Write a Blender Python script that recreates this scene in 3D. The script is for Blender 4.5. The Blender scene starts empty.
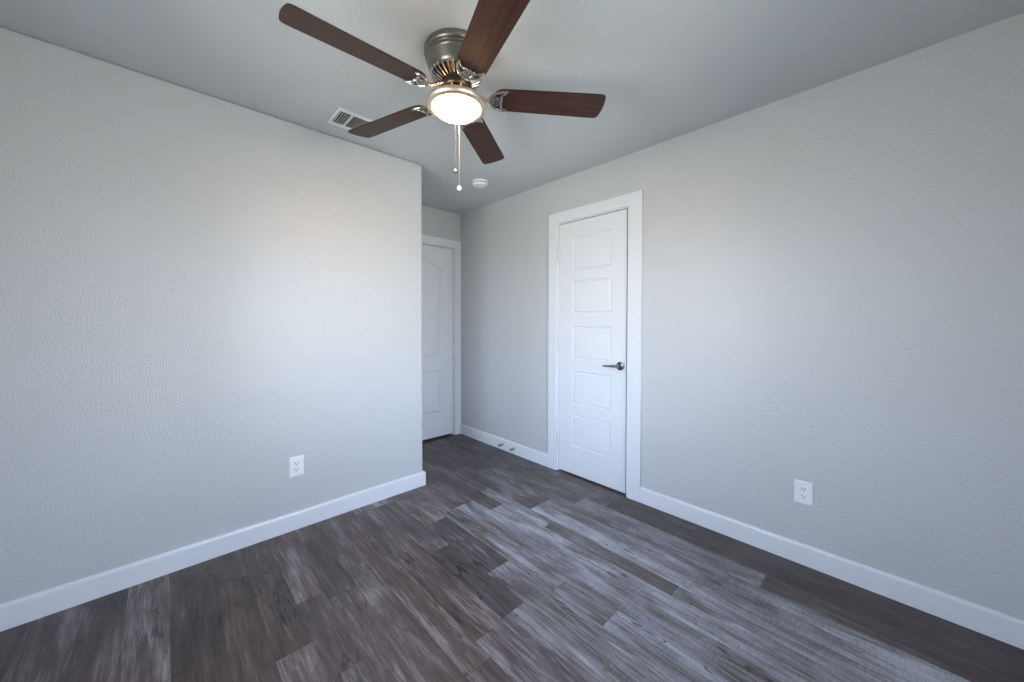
import bpy, bmesh, math, random
from mathutils import Vector, Matrix, geometry
random.seed(7)
C = bpy.context.scene.collection
SC = bpy.context.scene
R = math.radians

# ------------------------------------------------------------------ camera
cam_d = bpy.data.cameras.new('camera')
cam = bpy.data.objects.new('camera', cam_d); C.objects.link(cam)
cam_d.sensor_width = 36; cam_d.lens = 365.46/1024*36
cam_d.shift_y = -13.1/1024
cam_d.clip_start = 0.02
F = Vector((0.68776839, 0.72569414, -0.01851086)).normalized()
RT = Vector((0.72583938, -0.68786207, 0.00172367)).normalized()
UP = RT.cross(F).normalized()
M = Matrix.Identity(4)
for i in range(3):
    M[i][0] = RT[i]; M[i][1] = UP[i]; M[i][2] = -F[i]
M.translation = Vector((0, 0, 1.2588))
cam.matrix_world = M
SC.camera = cam

# ------------------------------------------------------------------ world, daylight, exposure
SC.view_settings.view_transform = 'Standard'
SC.view_settings.look = 'None'
SC.view_settings.gamma = 1
SC.view_settings.use_curve_mapping = False
SC.view_settings.exposure = 0.06
W = bpy.data.worlds.new('sky'); SC.world = W; W.use_nodes = True
nt = W.node_tree; nt.nodes.clear()
o = nt.nodes.new('ShaderNodeOutputWorld'); bg = nt.nodes.new('ShaderNodeBackground')
tc = nt.nodes.new('ShaderNodeTexCoord'); sp = nt.nodes.new('ShaderNodeSeparateXYZ'); rp = nt.nodes.new('ShaderNodeValToRGB')
mr = nt.nodes.new('ShaderNodeMapRange'); mr.inputs[1].default_value = -1; mr.inputs[2].default_value = 1
nt.links.new(tc.outputs['Generated'], sp.inputs[0]); nt.links.new(sp.outputs[2], mr.inputs[0])
nt.links.new(mr.outputs[0], rp.inputs[0]); nt.links.new(rp.outputs[0], bg.inputs[0]); nt.links.new(bg.outputs[0], o.inputs[0])
e = rp.color_ramp.elements
e[0].position = 0.0; e[0].color = (0.42, 0.40, 0.37, 1)
e[1].position = 1.0; e[1].color = (0.34, 0.52, 1.0, 1)
a = e.new(0.47); a.color = (0.60, 0.60, 0.57, 1)
a = e.new(0.53); a.color = (0.74, 0.84, 1.0, 1)
bg.inputs[1].default_value = 19.0

sun = bpy.data.lights.new('sun', 'SUN'); sun.energy = 450; sun.angle = R(.6); sun.color = (1, .95, .88)
so = bpy.data.objects.new('sun', sun); C.objects.link(so)
so.rotation_euler = Vector((-.08, -.43, .935)).to_track_quat('Z', 'Y').to_euler()

XR, YL, YB, XC, H = 2.3904, 2.4873, 3.3598, 1.4216, 2.44
X0, Y0 = -0.60, -0.52

def area(name, loc, rot, sx, sy, power=0, col=(1, 1, 1), portal=False):
    l = bpy.data.lights.new(name, 'AREA'); l.shape = 'RECTANGLE'; l.size = sx; l.size_y = sy
    l.energy = power; l.color = col
    if portal: l.cycles.is_portal = True
    ob = bpy.data.objects.new(name, l); C.objects.link(ob); ob.location = loc; ob.rotation_euler = rot
    return ob
# window openings: (axis plane, from, to, sill, head)
WIN1 = (0.35, 1.50, 0.60, 1.95)      # in the wall behind the camera, x range
WIN2 = (0.70, 1.80, 0.70, 2.05)      # in the side wall, y range
area('daylight_portal', ((WIN1[0]+WIN1[1])/2, Y0-0.10, (WIN1[2]+WIN1[3])/2), (R(90), 0, 0), WIN1[1]-WIN1[0], WIN1[3]-WIN1[2], portal=True)
area('daylight_portal', (X0-0.10, (WIN2[0]+WIN2[1])/2, (WIN2[2]+WIN2[3])/2), (R(90), 0, R(-90)), WIN2[1]-WIN2[0], WIN2[3]-WIN2[2], portal=True)

# ------------------------------------------------------------------ materials
def mat(name, base=(.8, .8, .8), rough=.5, metal=0., **kw):
    m = bpy.data.materials.new(name); m.use_nodes = True
    b = m.node_tree.nodes['Principled BSDF']
    b.inputs['Base Color'].default_value = (*base, 1); b.inputs['Roughness'].default_value = rough
    b.inputs['Metallic'].default_value = metal
    for k, v in kw.items():
        b.inputs[k.replace('_', ' ')].default_value = v
    return m
def N(m, t, **kw):
    n = m.node_tree.nodes.new(t)
    for k, v in kw.items(): setattr(n, k, v)
    return n
def L(m, a, b): m.node_tree.links.new(a, b)
def bump(m, scale, strength, dist, detail=2, rough=.5, lo=None):
    b = m.node_tree.nodes['Principled BSDF']
    t = N(m, 'ShaderNodeTexCoord'); n = N(m, 'ShaderNodeTexNoise'); bp = N(m, 'ShaderNodeBump')
    n.inputs['Scale'].default_value = scale; n.inputs['Detail'].default_value = detail; n.inputs['Roughness'].default_value = rough
    bp.inputs['Strength'].default_value = strength; bp.inputs['Distance'].default_value = dist
    L(m, t.outputs['Object'], n.inputs['Vector'])
    src = n.outputs['Fac']
    if lo:
        r = N(m, 'ShaderNodeMapRange'); r.interpolation_type = 'SMOOTHSTEP'
        r.inputs[1].default_value = lo[0]; r.inputs[2].default_value = lo[1]; L(m, src, r.inputs[0]); src = r.outputs[0]
    L(m, src, bp.inputs['Height']); L(m, bp.outputs[0], b.inputs['Normal'])
    return n
def mottled(m, c1, c2, scale=3.0):
    b = m.node_tree.nodes['Principled BSDF']
    t = N(m, 'ShaderNodeTexCoord'); n = N(m, 'ShaderNodeTexNoise'); mx = N(m, 'ShaderNodeMix', data_type='RGBA')
    n.inputs['Scale'].default_value = scale; n.inputs['Detail'].default_value = 4
    L(m, t.outputs['Object'], n.inputs['Vector']); L(m, n.outputs['Fac'], mx.inputs[0])
    mx.inputs[6].default_value = (*c1, 1); mx.inputs[7].default_value = (*c2, 1); L(m, mx.outputs[2], b.inputs['Base Color'])

WALL = mat('wall_paint', (.57, .59, .59), .13, Specular_IOR_Level=.6); mottled(WALL, (.555, .567, .582), (.575, .587, .602)); bump(WALL, 125, .8, .0012, 3, .55, (.3, .72))
def _sheen(m, lo, hi):                              # orange-peel paint: smoother crests, duller hollows
    b = m.node_tree.nodes['Principled BSDF']; t = N(m, 'ShaderNodeTexCoord'); n = N(m, 'ShaderNodeTexNoise'); q = N(m, 'ShaderNodeMapRange')
    n.inputs['Scale'].default_value = 62; n.inputs['Detail'].default_value = 2
    q.interpolation_type = 'SMOOTHSTEP'
    for i, v in ((1, .40), (2, .60), (3, hi), (4, lo)): q.inputs[i].default_value = v
    L(m, t.outputs['Object'], n.inputs['Vector']); L(m, n.outputs['Fac'], q.inputs[0]); L(m, q.outputs[0], b.inputs['Roughness'])
_sheen(WALL, .15, .25)
CEIL = mat('ceiling_paint', (.58, .61, .62), .75); mottled(CEIL, (.575, .605, .615), (.585, .615, .625)); bump(CEIL, 110, .35, .0015, 3, .55, (.35, .68))
TRIM = mat('white_trim_paint', (.74, .76, .80), .33); mottled(TRIM, (.735, .755, .795), (.75, .77, .81), 5)
PLATE = mat('white_plastic', (.84, .85, .86), .3); mottled(PLATE, (.83, .84, .85), (.85, .86, .87), 8)
DARK = mat('dark_slot', (.015, .015, .016), .6); mottled(DARK, (.012, .012, .013), (.02, .02, .02), 30)
NICKEL = mat('brushed_nickel', (.28, .27, .24), .36, 1.0); mottled(NICKEL, (.25, .24, .215), (.30, .29, .26), 20); 
NICKELB = mat('brushed_nickel_bracket', (.62, .58, .54), .22, 1.0); mottled(NICKELB, (.55, .52, .48), (.68, .64, .60), 25)
RIM = mat('glow_tinted_rim_nickel', (.72, .60, .48), .42, 1.0); mottled(RIM, (.70, .58, .46), (.74, .62, .50), 15)  # nickel with the dome's warm glow put into its colour
BRONZE = mat('dark_motor_metal', (.10, .075, .06), .35, 1.0); mottled(BRONZE, (.08, .06, .05), (.13, .10, .08), 25)
CHROME = mat('satin_chrome', (.32, .32, .34), .22, 1.0); mottled(CHROME, (.29, .29, .31), (.35, .35, .37), 25)
HINGE = mat('painted_hinge', (.72, .73, .75), .3, .2); mottled(HINGE, (.70, .71, .73), (.74, .75, .77), 10)
GLOW = mat('lit_frosted_glass', (.9, .88, .85), .5)
_b = GLOW.node_tree.nodes['Principled BSDF']
_b.inputs['Emission Color'].default_value = (1.0, .56, .30, 1); _b.inputs['Emission Strength'].default_value = 60.0
CHAINDK = mat('dark_bead_chain', (.22, .22, .22), .5, .3); mottled(CHAINDK, (.20, .20, .20), (.24, .24, .24), 60)
RUBBER = mat('white_rubber', (.75, .76, .78), .6); mottled(RUBBER, (.73, .74, .76), (.77, .78, .80), 30)
CHAIN = mat('bead_chain', (.55, .52, .49), .45, .4); mottled(CHAIN, (.53, .50, .47), (.57, .54, .51), 60)
PANE = bpy.data.materials.new('window_glass'); PANE.use_nodes = True
_n = PANE.node_tree; _n.nodes.clear()
_o = _n.nodes.new('ShaderNodeOutputMaterial'); _m = _n.nodes.new('ShaderNodeMixShader'); _t = _n.nodes.new('ShaderNodeBsdfTransparent'); _g = _n.nodes.new('ShaderNodeBsdfGlossy')
_f = _n.nodes.new('ShaderNodeFresnel'); _f.inputs[0].default_value = 1.45; _g.inputs['Roughness'].default_value = .02
_t.inputs[0].default_value = (.96, .98, .97, 1)
_n.links.new(_f.outputs[0], _m.inputs[0]); _n.links.new(_t.outputs[0], _m.inputs[1]); _n.links.new(_g.outputs[0], _m.inputs[2]); _n.links.new(_m.outputs[0], _o.inputs[0])

# fan blade wood
BLADE = mat('walnut_blade', (.06, .025, .018), .42, Specular_IOR_Level=.34)
def _blade():
    m = BLADE; b = m.node_tree.nodes['Principled BSDF']
    t = N(m, 'ShaderNodeTexCoord'); mp = N(m, 'ShaderNodeMapping'); mp.inputs['Scale'].default_value = (1.6, 34, 1)
    n = N(m, 'ShaderNodeTexNoise'); n.inputs['Scale'].default_value = 3.0; n.inputs['Detail'].default_value = 6; n.inputs['Distortion'].default_value = .6
    r = N(m, 'ShaderNodeValToRGB'); el = r.color_ramp.elements
    el[0].position = .30; el[0].color = (.015, .0055, .0035, 1); el[1].position = .72; el[1].color = (.068, .022, .013, 1)
    L(m, t.outputs['Object'], mp.inputs[0]); L(m, mp.outputs[0], n.inputs['Vector']); L(m, n.outputs['Fac'], r.inputs[0]); L(m, r.outputs[0], b.inputs['Base Color'])
_blade()

# floor wood
FLOOR = mat('grey_oak_planks', (.1, .1, .1), .42)
def _floor():
    m = FLOOR; b = m.node_tree.nodes['Principled BSDF']
    at = N(m, 'ShaderNodeAttribute', attribute_name='plank'); sp = N(m, 'ShaderNodeSeparateColor'); L(m, at.outputs['Color'], sp.inputs[0])
    tc = N(m, 'ShaderNodeTexCoord')
    off = N(m, 'ShaderNodeVectorMath', operation='MULTIPLY'); off.inputs[1].default_value = (0, 0, 0)
    cmb = N(m, 'ShaderNodeCombineXYZ')
    s1 = N(m, 'ShaderNodeMath', operation='MULTIPLY'); s1.inputs[1].default_value = 37.0; L(m, sp.outputs[1], s1.inputs[0])
    s2 = N(m, 'ShaderNodeMath', operation='MULTIPLY'); s2.inputs[1].default_value = 91.0; L(m, sp.outputs[1], s2.inputs[0])
    L(m, s1.outputs[0], cmb.inputs[0]); L(m, s2.outputs[0], cmb.inputs[1]); L(m, s1.outputs[0], cmb.inputs[2])
    add = N(m, 'ShaderNodeVectorMath', operation='ADD'); L(m, tc.outputs['Object'], add.inputs[0]); L(m, cmb.outputs[0], add.inputs[1])
    def noise(scale, sc=(1, 1, 1), det=4, dist=0., rough=.62):
        mp = N(m, 'ShaderNodeMapping'); mp.inputs['Scale'].default_value = sc; L(m, add.outputs[0], mp.inputs[0])
        n = N(m, 'ShaderNodeTexNoise'); n.inputs['Scale'].default_value = scale; n.inputs['Detail'].default_value = det
        n.inputs['Distortion'].default_value = dist; n.inputs['Roughness'].default_value = rough
        L(m, mp.outputs[0], n.inputs['Vector']); return n.outputs['Fac']
    def math_(op, a, b_=None, clamp=False):
        n = N(m, 'ShaderNodeMath', operation=op); n.use_clamp = clamp
        for i, v in enumerate((a, b_)):
            if v is None: continue
            if isinstance(v, (int, float)): n.inputs[i].default_value = v
            else: L(m, v, n.inputs[i])
        return n.outputs[0]
    def ramp(v, lo, hi, a=0., b_=1.):
        n = N(m, 'ShaderNodeMapRange'); n.interpolation_type = 'SMOOTHSTEP'
        n.inputs[1].default_value = lo; n.inputs[2].default_value = hi; n.inputs[3].default_value = a; n.inputs[4].default_value = b_
        L(m, v, n.inputs[0]); return n.outputs[0]
    broad = noise(1.0, (13, 1.6, 1), 8, .7, .68)          # long streaks
    fine = noise(1.0, (130, 6, 1), 5, .2)            # grain fibres
    saw = noise(1.0, (20, 260, 1), 2, .0)            # saw marks across the grain
    blot = noise(1.0, (7, 3.0, 1), 3, .3)
    crack = noise(1.0, (11, 1.1, 1), 3, 1.1)
    cmask = ramp(noise(1.0, (3.5, 2.0, 1), 2), .50, .62)
    c1 = math_('ABSOLUTE', math_('SUBTRACT', crack, .5))
    ck = math_('MULTIPLY', ramp(c1, .004, .014, 1., 0.), cmask)
    knot = ramp(noise(1.0, (22, 9, 1), 2, 1.2), .68, .76)
    v = math_('ADD', sp.outputs[0], math_('MULTIPLY', math_('SUBTRACT', broad, .5), math_('ADD', .72, sp.outputs[0])))
    v = math_('ADD', v, math_('MULTIPLY', math_('SUBTRACT', fine, .5), .85))
    v = math_('ADD', v, math_('MULTIPLY', math_('MULTIPLY', math_('SUBTRACT', saw, .5), .36), ramp(sp.outputs[0], .25, .65)))
    v = math_('ADD', v, math_('MULTIPLY', math_('SUBTRACT', blot, .5), .5))
    cr = N(m, 'ShaderNodeValToRGB'); el = cr.color_ramp.elements
    el[0].position = 0; el[0].color = (.026, .022, .022, 1); el[1].position = 1; el[1].color = (.50, .53, .61, 1)
    x = el.new(.35); x.color = (.092, .080, .078, 1)
    x = el.new(.65); x.color = (.240, .243, .270, 1)
    L(m, v, cr.inputs[0])
    warm = N(m, 'ShaderNodeMix', data_type='RGBA', blend_type='MULTIPLY'); warm.inputs[7].default_value = (1.18, 1.0, .86, 1)  # warmth tint also carries the warmer light on the left floor
    L(m, sp.outputs[2], warm.inputs[0]); L(m, cr.outputs[0], warm.inputs[6])
    dk = N(m, 'ShaderNodeMix', data_type='RGBA'); dk.inputs[7].default_value = (.012, .010, .010, 1)
    uv = N(m, 'ShaderNodeUVMap', uv_map='plank_uv'); us = N(m, 'ShaderNodeSeparateXYZ'); L(m, uv.outputs[0], us.inputs[0])
    # u,v hold the distance to the nearest plank edges in metres (long side / end)
    seam = ramp(us.outputs[0], .0004, .0018, .5, 0.); seam2 = ramp(us.outputs[1], .0004, .0018, .5, 0.)
    k = math_('MAXIMUM', math_('MULTIPLY', ck, .85), math_('MAXIMUM', seam, seam2)); k = math_('MAXIMUM', k, math_('MULTIPLY', knot, .6))
    L(m, k, dk.inputs[0]); L(m, warm.outputs[2], dk.inputs[6])
    # small rust coloured stain close to the right baseboard
    pos = N(m, 'ShaderNodeVectorMath', operation='SUBTRACT'); pos.inputs[1].default_value = (2.278, .159, 0); L(m, tc.outputs['Object'], pos.inputs[0])
    mp = N(m, 'ShaderNodeVectorMath', operation='MULTIPLY'); mp.inputs[1].default_value = (1.9, 1.0, 0); L(m, pos.outputs[0], mp.inputs[0])
    ln = N(m, 'ShaderNodeVectorMath', operation='LENGTH'); L(m, mp.outputs[0], ln.inputs[0])
    sn = N(m, 'ShaderNodeTexNoise'); sn.inputs['Scale'].default_value = 60; L(m, tc.outputs['Object'], sn.inputs['Vector'])
    st = ramp(math_('ADD', ln.outputs['Value'], math_('MULTIPLY', sn.outputs['Fac'], .05)), .052, .068, .92, 0.)
    rs = N(m, 'ShaderNodeMix', data_type='RGBA'); rs.inputs[7].default_value = (.11, .024, .011, 1)
    L(m, st, rs.inputs[0]); L(m, dk.outputs[2], rs.inputs[6]); L(m, rs.outputs[2], b.inputs['Base Color'])
    L(m, ramp(fine, .2, .8, .36, .52), b.inputs['Roughness'])
    bp = N(m, 'ShaderNodeBump'); bp.inputs['Strength'].default_value = .5; bp.inputs['Distance'].default_value = .001
    hgt = math_('ADD', math_('MULTIPLY', fine, .5), math_('MULTIPLY', saw, .3)); hgt = math_('SUBTRACT', hgt, k)
    L(m, hgt, bp.inputs['Height']); L(m, bp.outputs[0], b.inputs['Normal'])
_floor()

# ------------------------------------------------------------------ helpers
def obj(name, bm, m, parent=None, smooth=False, bev=0, seg=2, angle=35):
    me = bpy.data.meshes.new(name); bmesh.ops.recalc_face_normals(bm, faces=bm.faces); bm.to_mesh(me); bm.free()
    for mm in (m if isinstance(m, (list, tuple)) else [m]): me.materials.append(mm)
    o = bpy.data.objects.new(name, me); C.objects.link(o)
    if parent: o.parent = parent
    if smooth:
        for p in me.polygons: p.use_smooth = True
        try: me.set_sharp_from_angle(angle=R(angle))
        except Exception: pass
    if bev:
        md = o.modifiers.new('bevel', 'BEVEL'); md.width = bev; md.segments = seg; md.limit_method = 'ANGLE'; md.angle_limit = R(40)
        md.harden_normals = False
    return o
def thing(name, loc=(0, 0, 0), rotz=0, label=None, cat=None, group=None, kind=None):
    o = bpy.data.objects.new(name, None); C.objects.link(o); o.empty_display_size = .1
    o.location = loc; o.rotation_euler = (0, 0, rotz)
    tag(o, label, cat, group, kind); return o
def tag(o, label=None, cat=None, group=None, kind=None):
    for k, v in (('label', label), ('category', cat), ('group', group), ('kind', kind)):
        if v: o[k] = v
    return o
def bx(bm, x0, x1, y0, y1, z0, z1, M=None):
    vs = [bm.verts.new((x, y, z)) for x in (x0, x1) for y in (y0, y1) for z in (z0, z1)]
    for f in ((0, 1, 3, 2), (4, 6, 7, 5), (0, 4, 5, 1), (2, 3, 7, 6), (0, 2, 6, 4), (1, 5, 7, 3)):
        bm.faces.new([vs[i] for i in f])
    if M is not None:
        for v in vs: v.co = M @ v.co
    return vs
def lathe(bm, prof, n=64, M=None, closed=False):
    rings = []
    for r, z in prof:
        if r < 1e-6: rings.append([bm.verts.new((0, 0, z))]); continue
        rings.append([bm.verts.new((r*math.cos(2*math.pi*i/n), r*math.sin(2*math.pi*i/n), z)) for i in range(n)])
    if M is not None:
        for rg in rings:
            for v in rg: v.co = M @ v.co
    pairs = list(zip(rings, rings[1:])) + ([(rings[-1], rings[0])] if closed else [])
    for a, b in pairs:
        for i in range(n):
            j = (i+1) % n
            if len(a) == 1: bm.faces.new((a[0], b[i], b[j]))
            elif len(b) == 1: bm.faces.new((a[i], b[0], a[j]))
            else: bm.faces.new((a[i], b[i], b[j], a[j]))
def tube(bm, pts, r, n=10, cap=True):
    rings = []; prev = None
    for i, p in enumerate(pts):
        p = Vector(p); t = (Vector(pts[min(i+1, len(pts)-1)])-Vector(pts[max(i-1, 0)])).normalized()
        if prev is None: prev = t.orthogonal().normalized()
        prev = (prev - t*prev.dot(t)).normalized(); q = t.cross(prev)
        rr = r[i] if isinstance(r, (list, tuple)) else r
        rings.append([bm.verts.new(p+(prev*math.cos(2*math.pi*k/n)+q*math.sin(2*math.pi*k/n))*rr) for k in range(n)])
    for a, b in zip(rings, rings[1:]):
        for k in range(n): bm.faces.new((a[k], a[(k+1) % n], b[(k+1) % n], b[k]))
    if cap: bm.faces.new(rings[0][::-1]); bm.faces.new(rings[-1])
def prism(bm, poly, z0, z1, M=None):
    lo = [bm.verts.new((x, y, z0)) for x, y in poly]; hi = [bm.verts.new((x, y, z1)) for x, y in poly]
    bm.faces.new(lo[::-1]); bm.faces.new(hi); n = len(poly)
    for i in range(n): bm.faces.new((lo[i], lo[(i+1) % n], hi[(i+1) % n], hi[i]))
    if M is not None:
        for v in lo+hi: v.co = M @ v.co
def smooth_curve(keys, n=8):                      # Catmull-Rom through 2-D keys
    out = []
    K = [keys[0]]+list(keys)+[keys[-1]]
    for i in range(1, len(K)-2):
        p0, p1, p2, p3 = [Vector(k) for k in K[i-1:i+3]]
        for j in range(n):
            t = j/n
            out.append(tuple(.5*((2*p1)+(p2-p0)*t+(2*p0-5*p1+4*p2-p3)*t*t+(3*p1-p0-3*p2+p3)*t**3)))
    out.append(tuple(keys[-1])); return out
def struct(name, bm, m, **kw): return tag(obj(name, bm, m, **kw), kind='structure')

# ------------------------------------------------------------------ floor
seams = [-.72, -.58, -.43, -.27, -.14, .0, .155, .28, .405, .52, .645, .755, .868, 1.02, 1.145, 1.295, 1.415, 1.555, 1.67, 1.757, 1.872, 2.032, 2.155, 2.29, 2.42, 2.56]
# strip index -> list of (start y, tone, warmth), explicit where the photograph shows a joint
joints = {  # board tones, with the floor's blue sheen and warmer light mixed in
 5: [(-.8, .30, .6), (1.1, .22, .7), (2.3, .28, .6)],
 6: [(-.8, .30, .6), (1.35, .26, .8), (2.2, .32, .7)],
 7: [(-.8, .42, .9), (1.561, .22, .7), (2.45, .30, .5)],
 8: [(-.8, .36, .6), (1.35, .26, .6), (1.815, .42, .8)],
 9: [(-.8, .33, .7), (1.75, .25, .6), (2.30, .33, .6)],
 10: [(-.8, .36, .7), (1.9, .40, .7), (2.7, .3, .4)],
 11: [(-.8, .25, .5), (1.032, .36, .9), (2.12, .30, .6)],
 12: [(-.8, .46, .4), (1.123, .32, .8), (2.402, .48, .4)],
 13: [(-.8, .42, .3), (1.134, .20, .2), (1.72, .28, .4), (2.402, .48, .4)],
 14: [(-.8, .50, .2), (1.39, .28, .2), (1.977, .42, .8), (2.8, .30, .3)],
 15: [(-.8, .62, .1), (.82, .38, .2), (1.09, .50, .2), (2.03, .40, .5), (2.7, .26, .3)],
 16: [(-.8, .54, .1), (2.035, .30, .4), (2.9, .36, .2)],
 17: [(-.8, .60, .1), (1.85, .30, .3), (2.7, .36, .2)],
 18: [(-.8, .60, .1), (.698, .32, .2), (1.47, .60, .1), (2.1, .36, .3)],
 19: [(-.8, .62, .1), (1.673, .34, .3), (2.55, .28, .3)],
 20: [(-.8, .62, .1), (.56, .52, .1), (1.673, .38, .2), (2.4, .30, .3)],
 21: [(-.8, .28, .3), (.43, .56, .1), (1.515, .32, .2), (2.3, .26, .3)],
 22: [(-.8, .24, .5), (1.35, .32, .3), (2.15, .28, .3)],
 23: [(-.8, .22, .6), (.9, .28, .5), (1.9, .34, .3), (2.6, .26, .3)],
 24: [(-.8, .20, .6), (.55, .26, .6), (1.7, .30, .3), (2.7, .26, .3)],
}
bm = bmesh.new(); uvl = bm.loops.layers.uv.new('plank_uv'); col = bm.loops.layers.float_color.new('plank')
YEND = YB+.30
for i in range(len(seams)-1):
    xa, xb = seams[i], seams[i+1]
    js = joints.get(i)
    if not js:
        js = []; y = -.8-random.random()*.5
        while y < YEND: js.append((y, random.uniform(.2, .42), random.uniform(.3, .7))); y += random.uniform(.7, 1.2)
    for k, (ya, tone, warm) in enumerate(js):
        yb = js[k+1][0] if k+1 < len(js) else YEND
        seed = random.random()
        # quads fanned so the edge distance is linear: split plank in a 2x2 grid with a narrow border
        xs = [xa, xa+.004, xb-.004, xb]; ys = [ya, ya+.004, yb-.004, yb]
        g = [[bm.verts.new((x, y, 0)) for y in ys] for x in xs]
        for a in range(3):
            for b in range(3):
                f = bm.faces.new((g[a][b], g[a+1][b], g[a+1][b+1], g[a][b+1]))
                for lp in f.loops:
                    x, y = lp.vert.co.x, lp.vert.co.y
                    lp[uvl].uv = (min(x-xa, xb-x), min(y-ya, yb-y)); lp[col] = (tone, seed, warm, 1)
floor = struct('floor', bm, FLOOR)
bm = bmesh.new(); bx(bm, X0-.2, XR+.35, Y0-.2, YB+.35, -.12, -.004); struct('floor', bm, DARK).name = 'floor_slab'

# ------------------------------------------------------------------ shell
T = .16
bm = bmesh.new(); bx(bm, X0-T, XR+.35, Y0-T, YB+.35, H, H+.12); struct('ceiling', bm, CEIL)
bm = bmesh.new(); bx(bm, X0-T, XC, YL, YB+.35, 0, H); struct('wall_left', bm, WALL, bev=.016, seg=4)
# right wall with closet door opening
DY0, DY1, DZ = 1.315, 1.967, 2.078      # rough opening
bm = bmesh.new()
bx(bm, XR, XR+.11, Y0-T, DY0, 0, H); bx(bm, XR, XR+.11, DY1, YB+.35, 0, H); bx(bm, XR, XR+.11, DY0, DY1, DZ, H)
bx(bm, XR+.11, XR+.34, Y0-T, YB+.35, 0, H)
struct('wall_right', bm, WALL)
# alcove back wall with room door opening
BX0, BX1, BZ = 1.513, 2.306, 2.062
bm = bmesh.new()
bx(bm, XC, BX0, YB, YB+.11, 0, H); bx(bm, BX1, XR, YB, YB+.11, 0, H); bx(bm, BX0, BX1, YB, YB+.11, BZ, H)
bx(bm, XC, XR, YB+.11, YB+.34, 0, H)
struct('wall_back', bm, WALL)
# walls behind the camera, each with a window opening
bm = bmesh.new(); a, b_, c, d = WIN1
bx(bm, X0-T, a, Y0-T, Y0, 0, H); bx(bm, b_, XR, Y0-T, Y0, 0, H); bx(bm, a, b_, Y0-T, Y0, 0, c); bx(bm, a, b_, Y0-T, Y0, d, H)
struct('wall_front', bm, WALL)
bm = bmesh.new(); a, b_, c, d = WIN2
bx(bm, X0-T, X0, Y0, a, 0, H); bx(bm, X0-T, X0, b_, YL, 0, H); bx(bm, X0-T, X0, a, b_, 0, c); bx(bm, X0-T, X0, a, b_, d, H)
struct('wall_side', bm, WALL)

def window(name, a, b_, c, d, loc, rotz):       # local: x along wall, y outward
    w = b_-a; hgt = d-c
    t = thing(name, loc, rotz, kind='structure')
    bm = bmesh.new(); f = .045
    for s in ((0, f), (w-f, w)): bx(bm, s[0], s[1], .02, .09, 0, hgt)
    for s in ((0, f), (hgt-f, hgt), (hgt/2-.02, hgt/2+.02)): bx(bm, f, w-f, .02, .09, s[0], s[1])
    obj('window_frame', bm, TRIM, t, bev=.004)
    bm = bmesh.new(); bx(bm, f, w-f, .053, .057, f, hgt-f); obj('pane', bm, PANE, t)
    bm = bmesh.new(); bx(bm, -.04, w+.04, -.03, .02, -.025, 0); obj('window_sill', bm, TRIM, t, bev=.004)
window('window_1', *WIN1, (WIN1[1], Y0, WIN1[2]), R(180))
window('window_2', *WIN2, (X0, WIN2[0], WIN2[2]), R(90))

# ------------------------------------------------------------------ baseboards
BT, BH = .014, .106
def baseboard(name, p, q, nrm, ends=(0, 0)):    # p->q along the wall, nrm into the room
    p = Vector((*p, 0)); q = Vector((*q, 0)); n = Vector((*nrm, 0)); d = (q-p).normalized()
    prof = [(0, 0), (BT, 0), (BT, BH-.012), (BT-.003, BH-.004), (BT-.008, BH), (0, BH)]
    bm = bmesh.new()
    A = [bm.verts.new(p+n*x+Vector((0, 0, z+.001))+d*(x*ends[0])) for x, z in prof]
    B = [bm.verts.new(q+n*x+Vector((0, 0, z+.001))+d*(x*ends[1])) for x, z in prof]
    bm.faces.new(A); bm.faces.new(B[::-1])
    for i in range(len(prof)): j = (i+1) % len(prof); bm.faces.new((A[i], A[j], B[j], B[i]))
    return struct(name, bm, TRIM)
baseboard('baseboard_left', (X0, YL), (XC, YL), (0, -1), (1, 1))
baseboard('baseboard_alcove', (XC, YL), (XC, YB), (1, 0), (-1, 0))
baseboard('baseboard_right', (XR, Y0), (XR, 1.2125), (-1, 0), (1, 0))
baseboard('baseboard_back', (XR, 2.0545), (XR, YB-.018), (-1, 0), (0, 0))
baseboard('baseboard_front', (X0, Y0), (XR, Y0), (0, 1), (1, -1))
baseboard('baseboard_side', (X0, Y0), (X0, YL), (1, 0), (1, -1))

# ------------------------------------------------------------------ doors
def offset(poly, d):                             # inward mitred offset of a CCW polygon
    n = len(poly); out = []
    for i in range(n):
        a, b_, c = Vector(poly[i-1]), Vector(poly[i]), Vector(poly[(i+1) % n])
        e1 = (b_-a).normalized(); e2 = (c-b_).normalized()
        n1 = Vector((-e1.y, e1.x)); n2 = Vector((-e2.y, e2.x)); m_ = (n1+n2)
        m_ = m_/max(m_.dot(n1), .3)
        out.append(tuple(b_+m_*d))
    return out
def panel_door(w, h, t, panels, profile):
    """local x 0..w, z 0..h, front face at y=0 looking to -y"""
    bm = bmesh.new()
    outer = [(0, 0), (w, 0), (w, h), (0, h)]
    loops = [outer]+panels
    tris = geometry.tessellate_polygon([[Vector((x, z, 0)) for x, z in lp] for lp in loops])
    vs = [[bm.verts.new((x, 0, z)) for x, z in lp] for lp in loops]; flat = sum(vs, [])
    for tr in tris: 
        try: bm.faces.new([flat[i] for i in tr])
        except ValueError: pass
    for lp, ring in zip(panels, vs[1:]):
        prev = ring
        for ins, dep in profile:
            cur = [bm.verts.new((x, dep, z)) for x, z in offset(lp, ins)]
            for i in range(len(cur)): j = (i+1) % len(cur); bm.faces.new((prev[i], prev[j], cur[j], cur[i]))
            prev = cur
        bm.faces.new(prev)
    bk = [bm.verts.new((x, t, z)) for x, z in outer]; bm.faces.new(bk)
    for i in range(4): j = (i+1) % 4; bm.faces.new((vs[0][i], vs[0][j], bk[j], bk[i]))
    return bm
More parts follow.
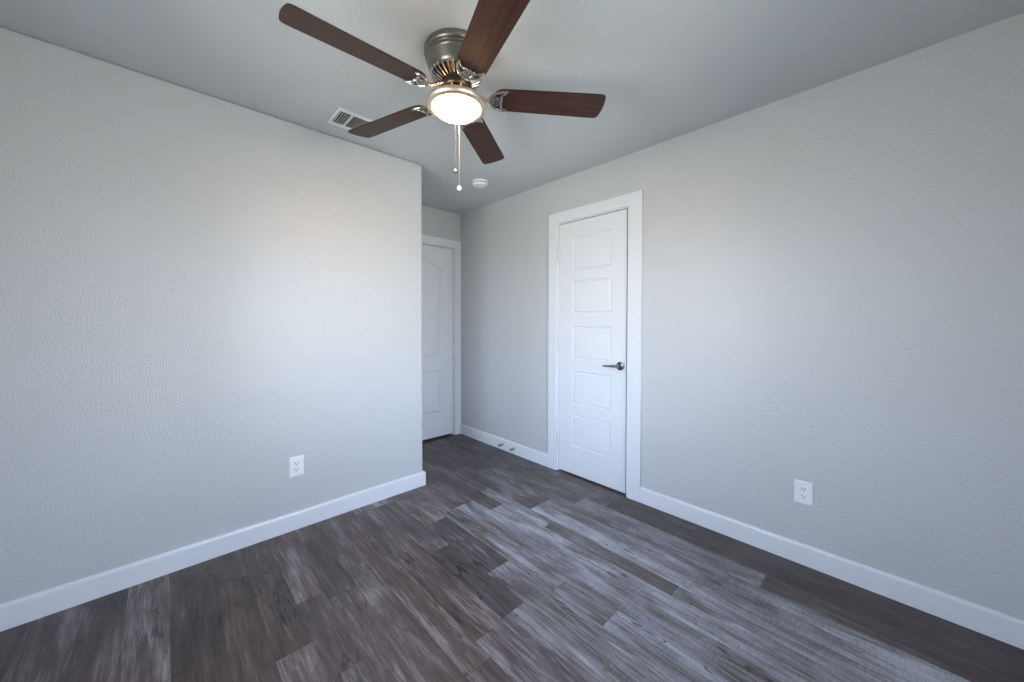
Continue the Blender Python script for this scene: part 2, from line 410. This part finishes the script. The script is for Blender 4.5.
def casing(x0, x1, ztop, w, t=.018, w_far=None):   # flat casing around an opening, one painted surface
    bm = bmesh.new(); wf = w_far or w
    poly = [(x0-w, .001), (x0, .001), (x0, ztop), (x1, ztop), (x1, .001), (x1+wf, .001), (x1+wf, ztop+w), (x0-w, ztop+w)]
    prism(bm, poly, 0, t, Matrix.Rotation(R(90), 4, 'X'))
    return bm
def jamb(x0, x1, ztop, dep=.11, t=.012, stop=.042):
    bm = bmesh.new()
    bx(bm, x0, x0+t, -.001, dep, .001, ztop); bx(bm, x1-t, x1, -.001, dep, .001, ztop); bx(bm, x0+t, x1-t, -.001, dep, ztop-t, ztop)
    bx(bm, x0+t, x0+t+.01, stop, stop+.03, .001, ztop-t); bx(bm, x1-t-.01, x1-t, stop, stop+.03, .001, ztop-t); bx(bm, x0+t+.01, x1-t-.01, stop, stop+.03, ztop-t-.01, ztop-t)
    return bm
def hinge_bm(z):
    bm = bmesh.new(); Mz = Matrix.Translation((-.001, -.0055, z))
    lathe(bm, [(0, -.052), (.003, -.050), (.0062, -.046), (.0062, .046), (.003, .050), (0, .052)], 16, Mz)
    bx(bm, -.014, .010, -.0015, .001, z-.045, z+.045)
    return bm
# closet door in the right wall: local x runs from the hinge side (large y) towards the camera
w1 = DY1-DY0
dr = thing('door_1', (XR, DY1, 0), R(-90), kind='structure')
obj('door_casing', casing(.0, w1, DZ-.006, .0870, w_far=.1025), TRIM, dr, bev=.0025)
obj('door_jamb', jamb(0, w1, DZ), TRIM, dr, bev=.001)
px0, px1 = .150, .508
SX = .0145
zs = [(.240, .502), (.588, .856), (.953, 1.220), (1.321, 1.588), (1.668, 1.944)]
sw = w1-2*SX-.007; bot = .014
pans = [[(px0-SX, a-bot), (px1-SX, a-bot), (px1-SX, b_-bot), (px0-SX, b_-bot)] for a, b_ in zs]
slab = obj('door_slab', panel_door(sw, DZ-.012-.005-bot, .035, pans, [(.002, .001), (.0085, .011), (.0110, .011), (.0185, .001), (.020, .001)]), TRIM, dr, bev=.0015)
slab.location = (SX, .007, bot)
for z in (1.813, 1.058, .273):
    h_ = obj('hinge', hinge_bm(z), HINGE, dr, smooth=True); h_.location = (SX-.001, 0, 0)
# lever handle
lv = thing('door_handle', (0, 0, 0)); lv.parent = dr; lv.location = (DY1-1.380, .004, .934)
bm = bmesh.new(); My = Matrix.Rotation(R(90), 4, 'X')
lathe(bm, [(0, 0), (.031, 0), (.032, .003), (.031, .007), (.026, .010), (.017, .012), (.0125, .016), (.0115, .040), (.0125, .047), (.011, .055), (0, .057)], 40, My)
obj('rose', bm, CHROME, lv, smooth=True)
bm = bmesh.new()
ks = [(0, -.048, 0), (-.018, -.052, .001), (-.04, -.054, .000), (-.075, -.053, -.003), (-.105, -.050, -.005), (-.122, -.044, -.006)]
tube(bm, ks, [.0095, .0095, .0085, .0075, .007, .0055], 14)
obj('lever', bm, CHROME, lv, smooth=True)
# room door in the alcove
bd = thing('door_2', (BX0, YB, 0), 0, kind='structure')
w2 = BX1-BX0
obj('door_casing', casing(0, w2, BZ-.006, .0825), TRIM, bd, bev=.0025)
obj('door_jamb', jamb(0, w2, BZ), TRIM, bd, bev=.001)
sw2 = w2-2*SX-.002; bot2 = .022
pl, pr = .135, sw2-.150
arch = [(pl, .887-bot2), (pr, .887-bot2)]
mid = (pl+pr)/2; hw = (pr-pl)/2
for k in range(0, 25):
    u = 1-2*k/24
    arch.append((mid+hw*u, 1.835-bot2+.075*(0.5+0.5*math.cos(math.pi*u)) if abs(u) < 1 else 1.835-bot2))
low = [(pl, .270-bot2), (pr, .270-bot2), (pr, .742-bot2), (pl, .742-bot2)]
s2 = obj('door_slab', panel_door(sw2, BZ-.012-.005-bot2, .035, [arch, low], [(.002, .001), (.010, .009), (.013, .009), (.028, .001), (.034, .001)]), TRIM, bd, bev=.0015)
s2.location = (SX, .006, bot2)
for z in (1.85, 1.06, .27):
    h_ = obj('hinge', hinge_bm(z), HINGE, bd, smooth=True); h_.location = (w2-SX+.001, 0, 0)
lv = thing('door_handle', (0, 0, 0)); lv.parent = bd; lv.location = (SX+.065, .006, .934)
bm = bmesh.new(); lathe(bm, [(0, 0), (.031, 0), (.032, .003), (.031, .007), (.026, .010), (.0125, .016), (.0115, .040), (.011, .055), (0, .057)], 40, My); obj('rose', bm, CHROME, lv, smooth=True)
bm = bmesh.new(); tube(bm, [(-x, y, z) for x, y, z in ks], [.0095, .0095, .0085, .0075, .007, .0055], 14); obj('lever', bm, CHROME, lv, smooth=True)

# ------------------------------------------------------------------ outlets
def outlet(loc, rotz, label):
    t = thing('power_outlet', loc, rotz, label, 'outlet', 'duplex wall outlets')
    w, h = .039, .059
    bm = bmesh.new()
    rings = []
    for s, y in ((0, 0), (0, -.003), (.003, -.0055), (.006, -.006)):
        rings.append([bm.verts.new((sx*(w-s), y, sz*(h-s))) for sx, sz in ((-1, -1), (1, -1), (1, 1), (-1, 1))])
    for a, b_ in zip(rings, rings[1:]):
        for i in range(4): bm.faces.new((a[i], a[(i+1) % 4], b_[(i+1) % 4], b_[i]))
    bm.faces.new(rings[-1]); bm.faces.new(rings[0][::-1])
    obj('wall_plate', bm, PLATE, t, bev=.001)
    for sz in (-1, 1):
        zc = sz*.0195
        pts = []
        for k in range(40):
            a = 2*math.pi*k/40; x, z = .0172*math.cos(a), .0172*math.sin(a)
            pts.append((x, max(-.0125, min(.0125, z))+zc))
        bm = bmesh.new(); prism(bm, pts, 0, .0032, Matrix.Translation((0, -.0055, 0)) @ Matrix.Rotation(R(90), 4, 'X'))
        rc = obj('receptacle', bm, PLATE, t, bev=.0006)
        for x0, x1, za, zb in ((-.0082, -.0054, -.001, .0088), (.0054, .0082, .0, .0088)):
            bm = bmesh.new(); bx(bm, x0, x1, -.0090, -.0083, zc+za, zc+zb); obj('slot', bm, DARK, rc)
        bm = bmesh.new(); lathe(bm, [(0, 0), (.0028, 0), (.0028, .0008), (0, .0008)], 16, Matrix.Translation((0, -.0083, zc-.0062)) @ My); obj('slot', bm, DARK, rc)
    bm = bmesh.new(); lathe(bm, [(0, 0), (.0032, 0), (.003, .001), (0, .0013)], 16, Matrix.Translation((0, -.006, 0)) @ My)
    obj('screw', bm, HINGE, t, smooth=True)
    return t
outlet((.5645, YL, .380), 0, 'white duplex power outlet low on the left wall, left of the alcove corner')
outlet((XR, .3215, .3735), R(-90), 'white duplex power outlet low on the right wall, between closet door and near corner')

# ------------------------------------------------------------------ spring door stops on the baseboard
def door_stop(y, label):
    t = thing('door_stop', (XR-BT, y, .055), 0, label, 'door stop', 'spring door stops on the alcove baseboard')
    Mx = Matrix.Rotation(R(-90), 4, 'Y')
    bm = bmesh.new(); lathe(bm, [(0, 0), (.0125, 0), (.0125, .003), (.009, .006), (.007, .010), (0, .010)], 24, Mx); obj('base', bm, CHROME, t, smooth=True)
    bm = bmesh.new(); pts = []
    for k in range(0, 15*12+1):
        a = 2*math.pi*k/12; f_ = k/(15*12); r = .0075-.0012*f_
        pts.append((-.009-.056*f_, r*math.cos(a), r*math.sin(a)-.002*f_))
    tube(bm, pts, .0016, 6); obj('spring', bm, NICKELB, t, smooth=True)
    bm = bmesh.new(); lathe(bm, [(0, .063), (.0075, .063), (.0085, .066), (.0085, .075), (.006, .079), (0, .080)], 20, Matrix.Translation((0, 0, -.002)) @ Mx); obj('rubber_tip', bm, RUBBER, t, smooth=True)
door_stop(2.640, 'chrome spring door stop on the baseboard, nearer the alcove door')
door_stop(2.478, 'chrome spring door stop on the baseboard, nearer the closet door')

# ------------------------------------------------------------------ smoke detector
t = thing('smoke_detector', (1.947, 2.452, H), 0, 'round white smoke detector on the ceiling in front of the alcove', 'smoke detector')
bm = bmesh.new(); lathe(bm, [(0, 0), (.066, 0), (.068, -.004), (.068, -.010), (.064, -.013), (0, -.013)], 48); obj('base', bm, PLATE, t, smooth=True)
bm = bmesh.new(); lathe(bm, [(0, -.012), (.055, -.012), (.055, -.018), (.062, -.020), (.063, -.026), (.059, -.036), (.050, -.041), (.022, -.043), (.020, -.041), (0, -.041)], 48)
obj('cover', bm, PLATE, t, smooth=True)
bm = bmesh.new()
for k in range(28):
    a = 2*math.pi*k/28; Mk = Matrix.Rotation(a, 4, 'Z'); bx(bm, .0545, .0560, -.004, .004, -.0178, -.0132, Mk)
obj('sensor_grille', bm, DARK, t)

# ------------------------------------------------------------------ ceiling vent (three-way register)
VX0, VX1, VY0, VY1 = .708, .925, 2.136, 2.342
t = thing('ceiling_vent', ((VX0+VX1)/2, (VY0+VY1)/2, H), 0, 'white louvred air vent in the ceiling behind a fan blade tip', 'vent')
w, h = (VX1-VX0)/2, (VY1-VY0)/2
bm = bmesh.new(); fr = .027
def ringbox(x0, x1, y0, y1, z0, z1): bx(bm, x0, x1, y0, y1, z0, z1)
ringbox(-w, w, -h, -h+fr, -.008, 0); ringbox(-w, w, h-fr, h, -.008, 0); ringbox(-w, -w+.017, -h+fr, h-fr, -.008, 0); ringbox(w-fr, w, -h+fr, h-fr, -.008, 0)
d1 = -w+.081
bx(bm, d1, d1+.010, -h+fr, h-fr, -.008, 0)
obj('vent_frame', bm, PLATE, t, bev=.003)
bm = bmesh.new(); bx(bm, -w+.017, w-fr, -h+fr, h-fr, -.0012, -.0002); obj('dark_duct_backing', bm, DARK, t)  # dark plate, its colour standing in for shade inside the duct
def slats(x0, x1, along_y, tilt):
    bm = bmesh.new(); ya, yb = -h+fr, h-fr
    if along_y:
        n = 5; st = (x1-x0)/n
        for k in range(n):
            xc = x0+st*(k+.5); bx(bm, -.0045, .0045, ya, yb, -.0006, .0006, Matrix.Translation((xc, 0, -.0052)) @ Matrix.Rotation(tilt, 4, 'Y'))
    else:
        n = 12; st = (yb-ya)/n
        for k in range(n):
            yc = ya+st*(k+.5); bx(bm, x0, x1, -.0058, .0058, -.0005, .0005, Matrix.Translation((0, yc, -.0052)) @ Matrix.Rotation(tilt, 4, 'X'))
    obj('louvre_slats', bm, PLATE, t)
slats(-w+.017, d1, True, R(-38)); slats(d1+.01, w-fr, False, R(35))

# ------------------------------------------------------------------ ceiling fan
FX, FY = .9426, 1.3526
fan = thing('ceiling_fan', (FX, FY, H), 0, 'flush mount ceiling fan with five dark walnut blades and a lit round light', 'ceiling fan')
BZf = 2.2459-H     # blade plane
bm = bmesh.new()
lathe(bm, [(0, 0), (.137, 0), (.139, -.004), (.139, -.020), (.137, -.026), (.130, -.029), (.1265, -.033), (.1325, -.037), (.1330, -.043), (.1255, -.047), (.1240, -.051), (.1285, -.055), (.1275, -.061),
           (.1235, -.070), (.119, -.090), (.114, -.102), (.110, -.106), (.104, -.107), (.06, -.107), (0, -.107)], 72)
obj('motor_housing', bm, NICKEL, fan, smooth=True, angle=50)
bm = bmesh.new(); lathe(bm, [(.1, -.105), (.103, -.108), (.085, -.120), (.062, -.130), (.05, -.130), (.05, -.105)], 64); obj('vent_cone', bm, BRONZE, fan, smooth=True)
bm = bmesh.new()
for k in range(30):
    Mk = Matrix.Rotation(2*math.pi*k/30, 4, 'Z')
    tube_pts = [(.111, 0, -.103), (.109, 0, -.112), (.090, 0, -.1245), (.066, 0, -.135)]
    n0 = len(bm.verts); tube(bm, tube_pts, [.0050, .0062, .0048, .0032], 8); bm.verts.ensure_lookup_table()
    for v in bm.verts[n0:]: v.co = Mk @ v.co
obj('vent_fins', bm, NICKELB, fan, smooth=True)
bm = bmesh.new(); lathe(bm, [(0, -.128), (.066, -.128), (.068, -.133), (.068, -.162), (.064, -.168), (.05, -.171), (.046, -.174), (.046, -.200), (0, -.200)], 56); obj('flywheel', bm, BRONZE, fan, smooth=True, angle=30)
for k in range(10):
    a = 2*math.pi*k/10; bm = bmesh.new(); lathe(bm, [(0, 0), (.004, 0), (.004, -.004), (.002, -.006), (0, -.006)], 12, Matrix.Translation((.057*math.cos(a), .057*math.sin(a), -.168)))
    obj('bolt', bm, NICKELB, fan, smooth=True)
# light kit
bm = bmesh.new(); lathe(bm, [(0, -.198), (.047, -.198), (.060, -.205), (.088, -.211), (.108, -.214), (.122, -.217), (.130, -.222), (.133, -.230), (.1315, -.238), (.126, -.245), (.117, -.249), (.108, -.249), (.1045, -.246), (.1035, -.240), (.1035, -.228), (0, -.228)], 72)
obj('light_rim', bm, RIM, fan, smooth=True, angle=60)
bm = bmesh.new()
gp = [(.1032, -.236)]+[(.103*math.cos(a), -.240-.046*math.sin(a)) for a in [R(x) for x in range(5, 90, 6)]]+[(0, -.286)]
lathe(bm, gp, 64); obj('glass_shade', bm, GLOW, fan, smooth=True, angle=80)

# added point lights above the closed pan, to warm blades and arms
for k in range(5):
    l = bpy.data.lights.new('blade_fill_light', 'POINT'); l.energy = .10; l.color = (1, .52, .26); l.shadow_soft_size = .006
    lo = bpy.data.objects.new('blade_fill_light', l); C.objects.link(lo); lo.parent = fan
    a = -.65+R(36+72*k); lo.location = (.085*math.cos(a), .085*math.sin(a), -.203)
# blades and blade irons
out = smooth_curve([(.168, -.030), (.176, -.047), (.200, -.0595), (.245, -.0620)], 6)
tip = smooth_curve([(.600, -.0690), (.640, -.0690), (.653, -.0655), (.6615, -.053), (.6665, -.020), (.6675, .0)], 6)
half = out+tip
outline = half+[(x, -y) for x, y in half[::-1][1:]]
bm = bmesh.new(); prism(bm, outline, -.003, .003)
TILT = -.1961; TH0 = -.6500
blade0 = None; irons = []
def iron_mesh():
    """crescent bracket with pierced openings; local x outward"""
    cu = bpy.data.curves.new('iron', 'CURVE'); cu.dimensions = '2D'; cu.fill_mode = 'BOTH'; cu.extrude = .0018; cu.bevel_depth = .0014; cu.bevel_resolution = 2
    hf = smooth_curve([(.142, 0), (.144, -.011), (.152, -.026), (.166, -.040), (.186, -.051), (.208, -.056), (.222, -.054), (.224, -.049)], 6)
    inner = smooth_curve([(.224, -.049), (.214, -.045), (.203, -.036), (.198, -.026), (.201, -.017), (.195, -.009), (.204, 0)], 6)
    hh = hf+inner[1:]
    poly = hh+[(x, -y) for x, y in hh[::-1][1:-1]]
    holes = []
    for s in (1, -1):
        holes.append([(x, s*y) for x, y in smooth_curve([(.164, .031), (.172, .022), (.186, .021), (.191, .030), (.199, .043), (.184, .042), (.172, .036), (.164, .031)], 4)[:-1]])
        holes.append([(x, s*y) for x, y in smooth_curve([(.156, .006), (.170, .004), (.186, .006), (.183, .012), (.170, .015), (.158, .016), (.156, .006)], 4)[:-1]])
    for pl_ in [poly]+holes:
        s_ = cu.splines.new('POLY'); s_.points.add(len(pl_)-1)
        for pnt, (x, y) in zip(s_.points, pl_): pnt.co = (x, y, 0, 1)
        s_.use_cyclic_u = True
    co = bpy.data.objects.new('iron_tmp', cu); C.objects.link(co)
    dg = bpy.context.evaluated_depsgraph_get(); me = bpy.data.meshes.new_from_object(co.evaluated_get(dg))
    bmn = bmesh.new(); bmn.from_mesh(me); bpy.data.objects.remove(co); bpy.data.meshes.remove(me)
    for v in bmn.verts: v.co.z -= .0066
    return bmn
ir = iron_mesh(); NPL = len(ir.faces)
# raised rims along the openings give the cast look
for s in (1, -1):
    tube(ir, [(x, s*y, -.0095) for x, y in smooth_curve([(.146, .012), (.156, .028), (.172, .042), (.194, .051), (.216, .0525)], 5)], [.0035]*20+[.0025], 8)
    tube(ir, [(x, s*y, -.0095) for x, y in smooth_curve([(.218, .048), (.203, .036), (.197, .024), (.200, .014), (.194, .004)], 5)], .0026, 8)
for x, y in ((.178, .0175), (.178, -.0175), (.192, 0)):
    lathe(ir, [(0, -.009), (.0048, -.009), (.0042, -.0125), (0, -.014)], 14, Matrix.Translation((x, y, 0)))
ir.faces.ensure_lookup_table()
for f_ in ir.faces[NPL:]: f_.material_index = 1
for k in range(5):
    Mt = Matrix.Rotation(TH0+k*R(72), 4, 'Z') @ Matrix.Rotation(TILT, 4, 'X')
    if k == 0:
        b0 = obj('blade', bm, BLADE, fan, bev=.0015); i0 = obj('blade_iron', ir, [NICKEL, NICKELB], fan, smooth=True)
        bma = bmesh.new()
        tube(bma, [(.050, 0, .038), (.068, 0, .036), (.090, .0, .024), (.112, 0, .008), (.130, 0, -.003), (.148, 0, -.0075)], [.009, .0085, .0070, .0065, .0068, .0085], 12)
        a0 = obj('blade_arm', bma, NICKELB, fan, smooth=True)
        trio = (b0, i0, a0)
    else:
        trio = [o_.copy() for o_ in (b0, i0, a0)]
        for o_ in trio: C.objects.link(o_)
    for o_ in trio:
        o_.parent = fan; o_.matrix_local = Matrix.Translation((0, 0, BZf)) @ Mt
    trio[2].matrix_local = Matrix.Translation((0, 0, BZf)) @ Matrix.Rotation(TH0+k*R(72), 4, 'Z')

# pull chains
def chain(dx, dy, ztop, zend, dark):
    bm = bmesh.new(); z = ztop; pitch = .0042
    while z > zend+.008:
        bmesh.ops.create_icosphere(bm, subdivisions=1, radius=(.0005 if dark else .0011), matrix=Matrix.Translation((dx, dy, z))); z -= pitch
    tube(bm, [(dx, dy, ztop), (dx, dy, zend+.006)], .0003 if dark else .0007, 6)
    c_ = obj('pull_chain', bm, CHAINDK if dark else CHAIN, fan)
    bm = bmesh.new(); lathe(bm, [(0, .012), (.004, .0105), (.009, .006), (.0115, 0), (.010, -.006), (.005, -.0105), (0, -.012)], 24, Matrix.Translation((dx, dy, zend)))
    obj('chain_knob', bm, NICKEL if dark else RUBBER, c_, smooth=True)
chain(.062, .0675, -.215, 1.880-H, False)
chain(.0465, .0775, -.215, 1.958-H, True)
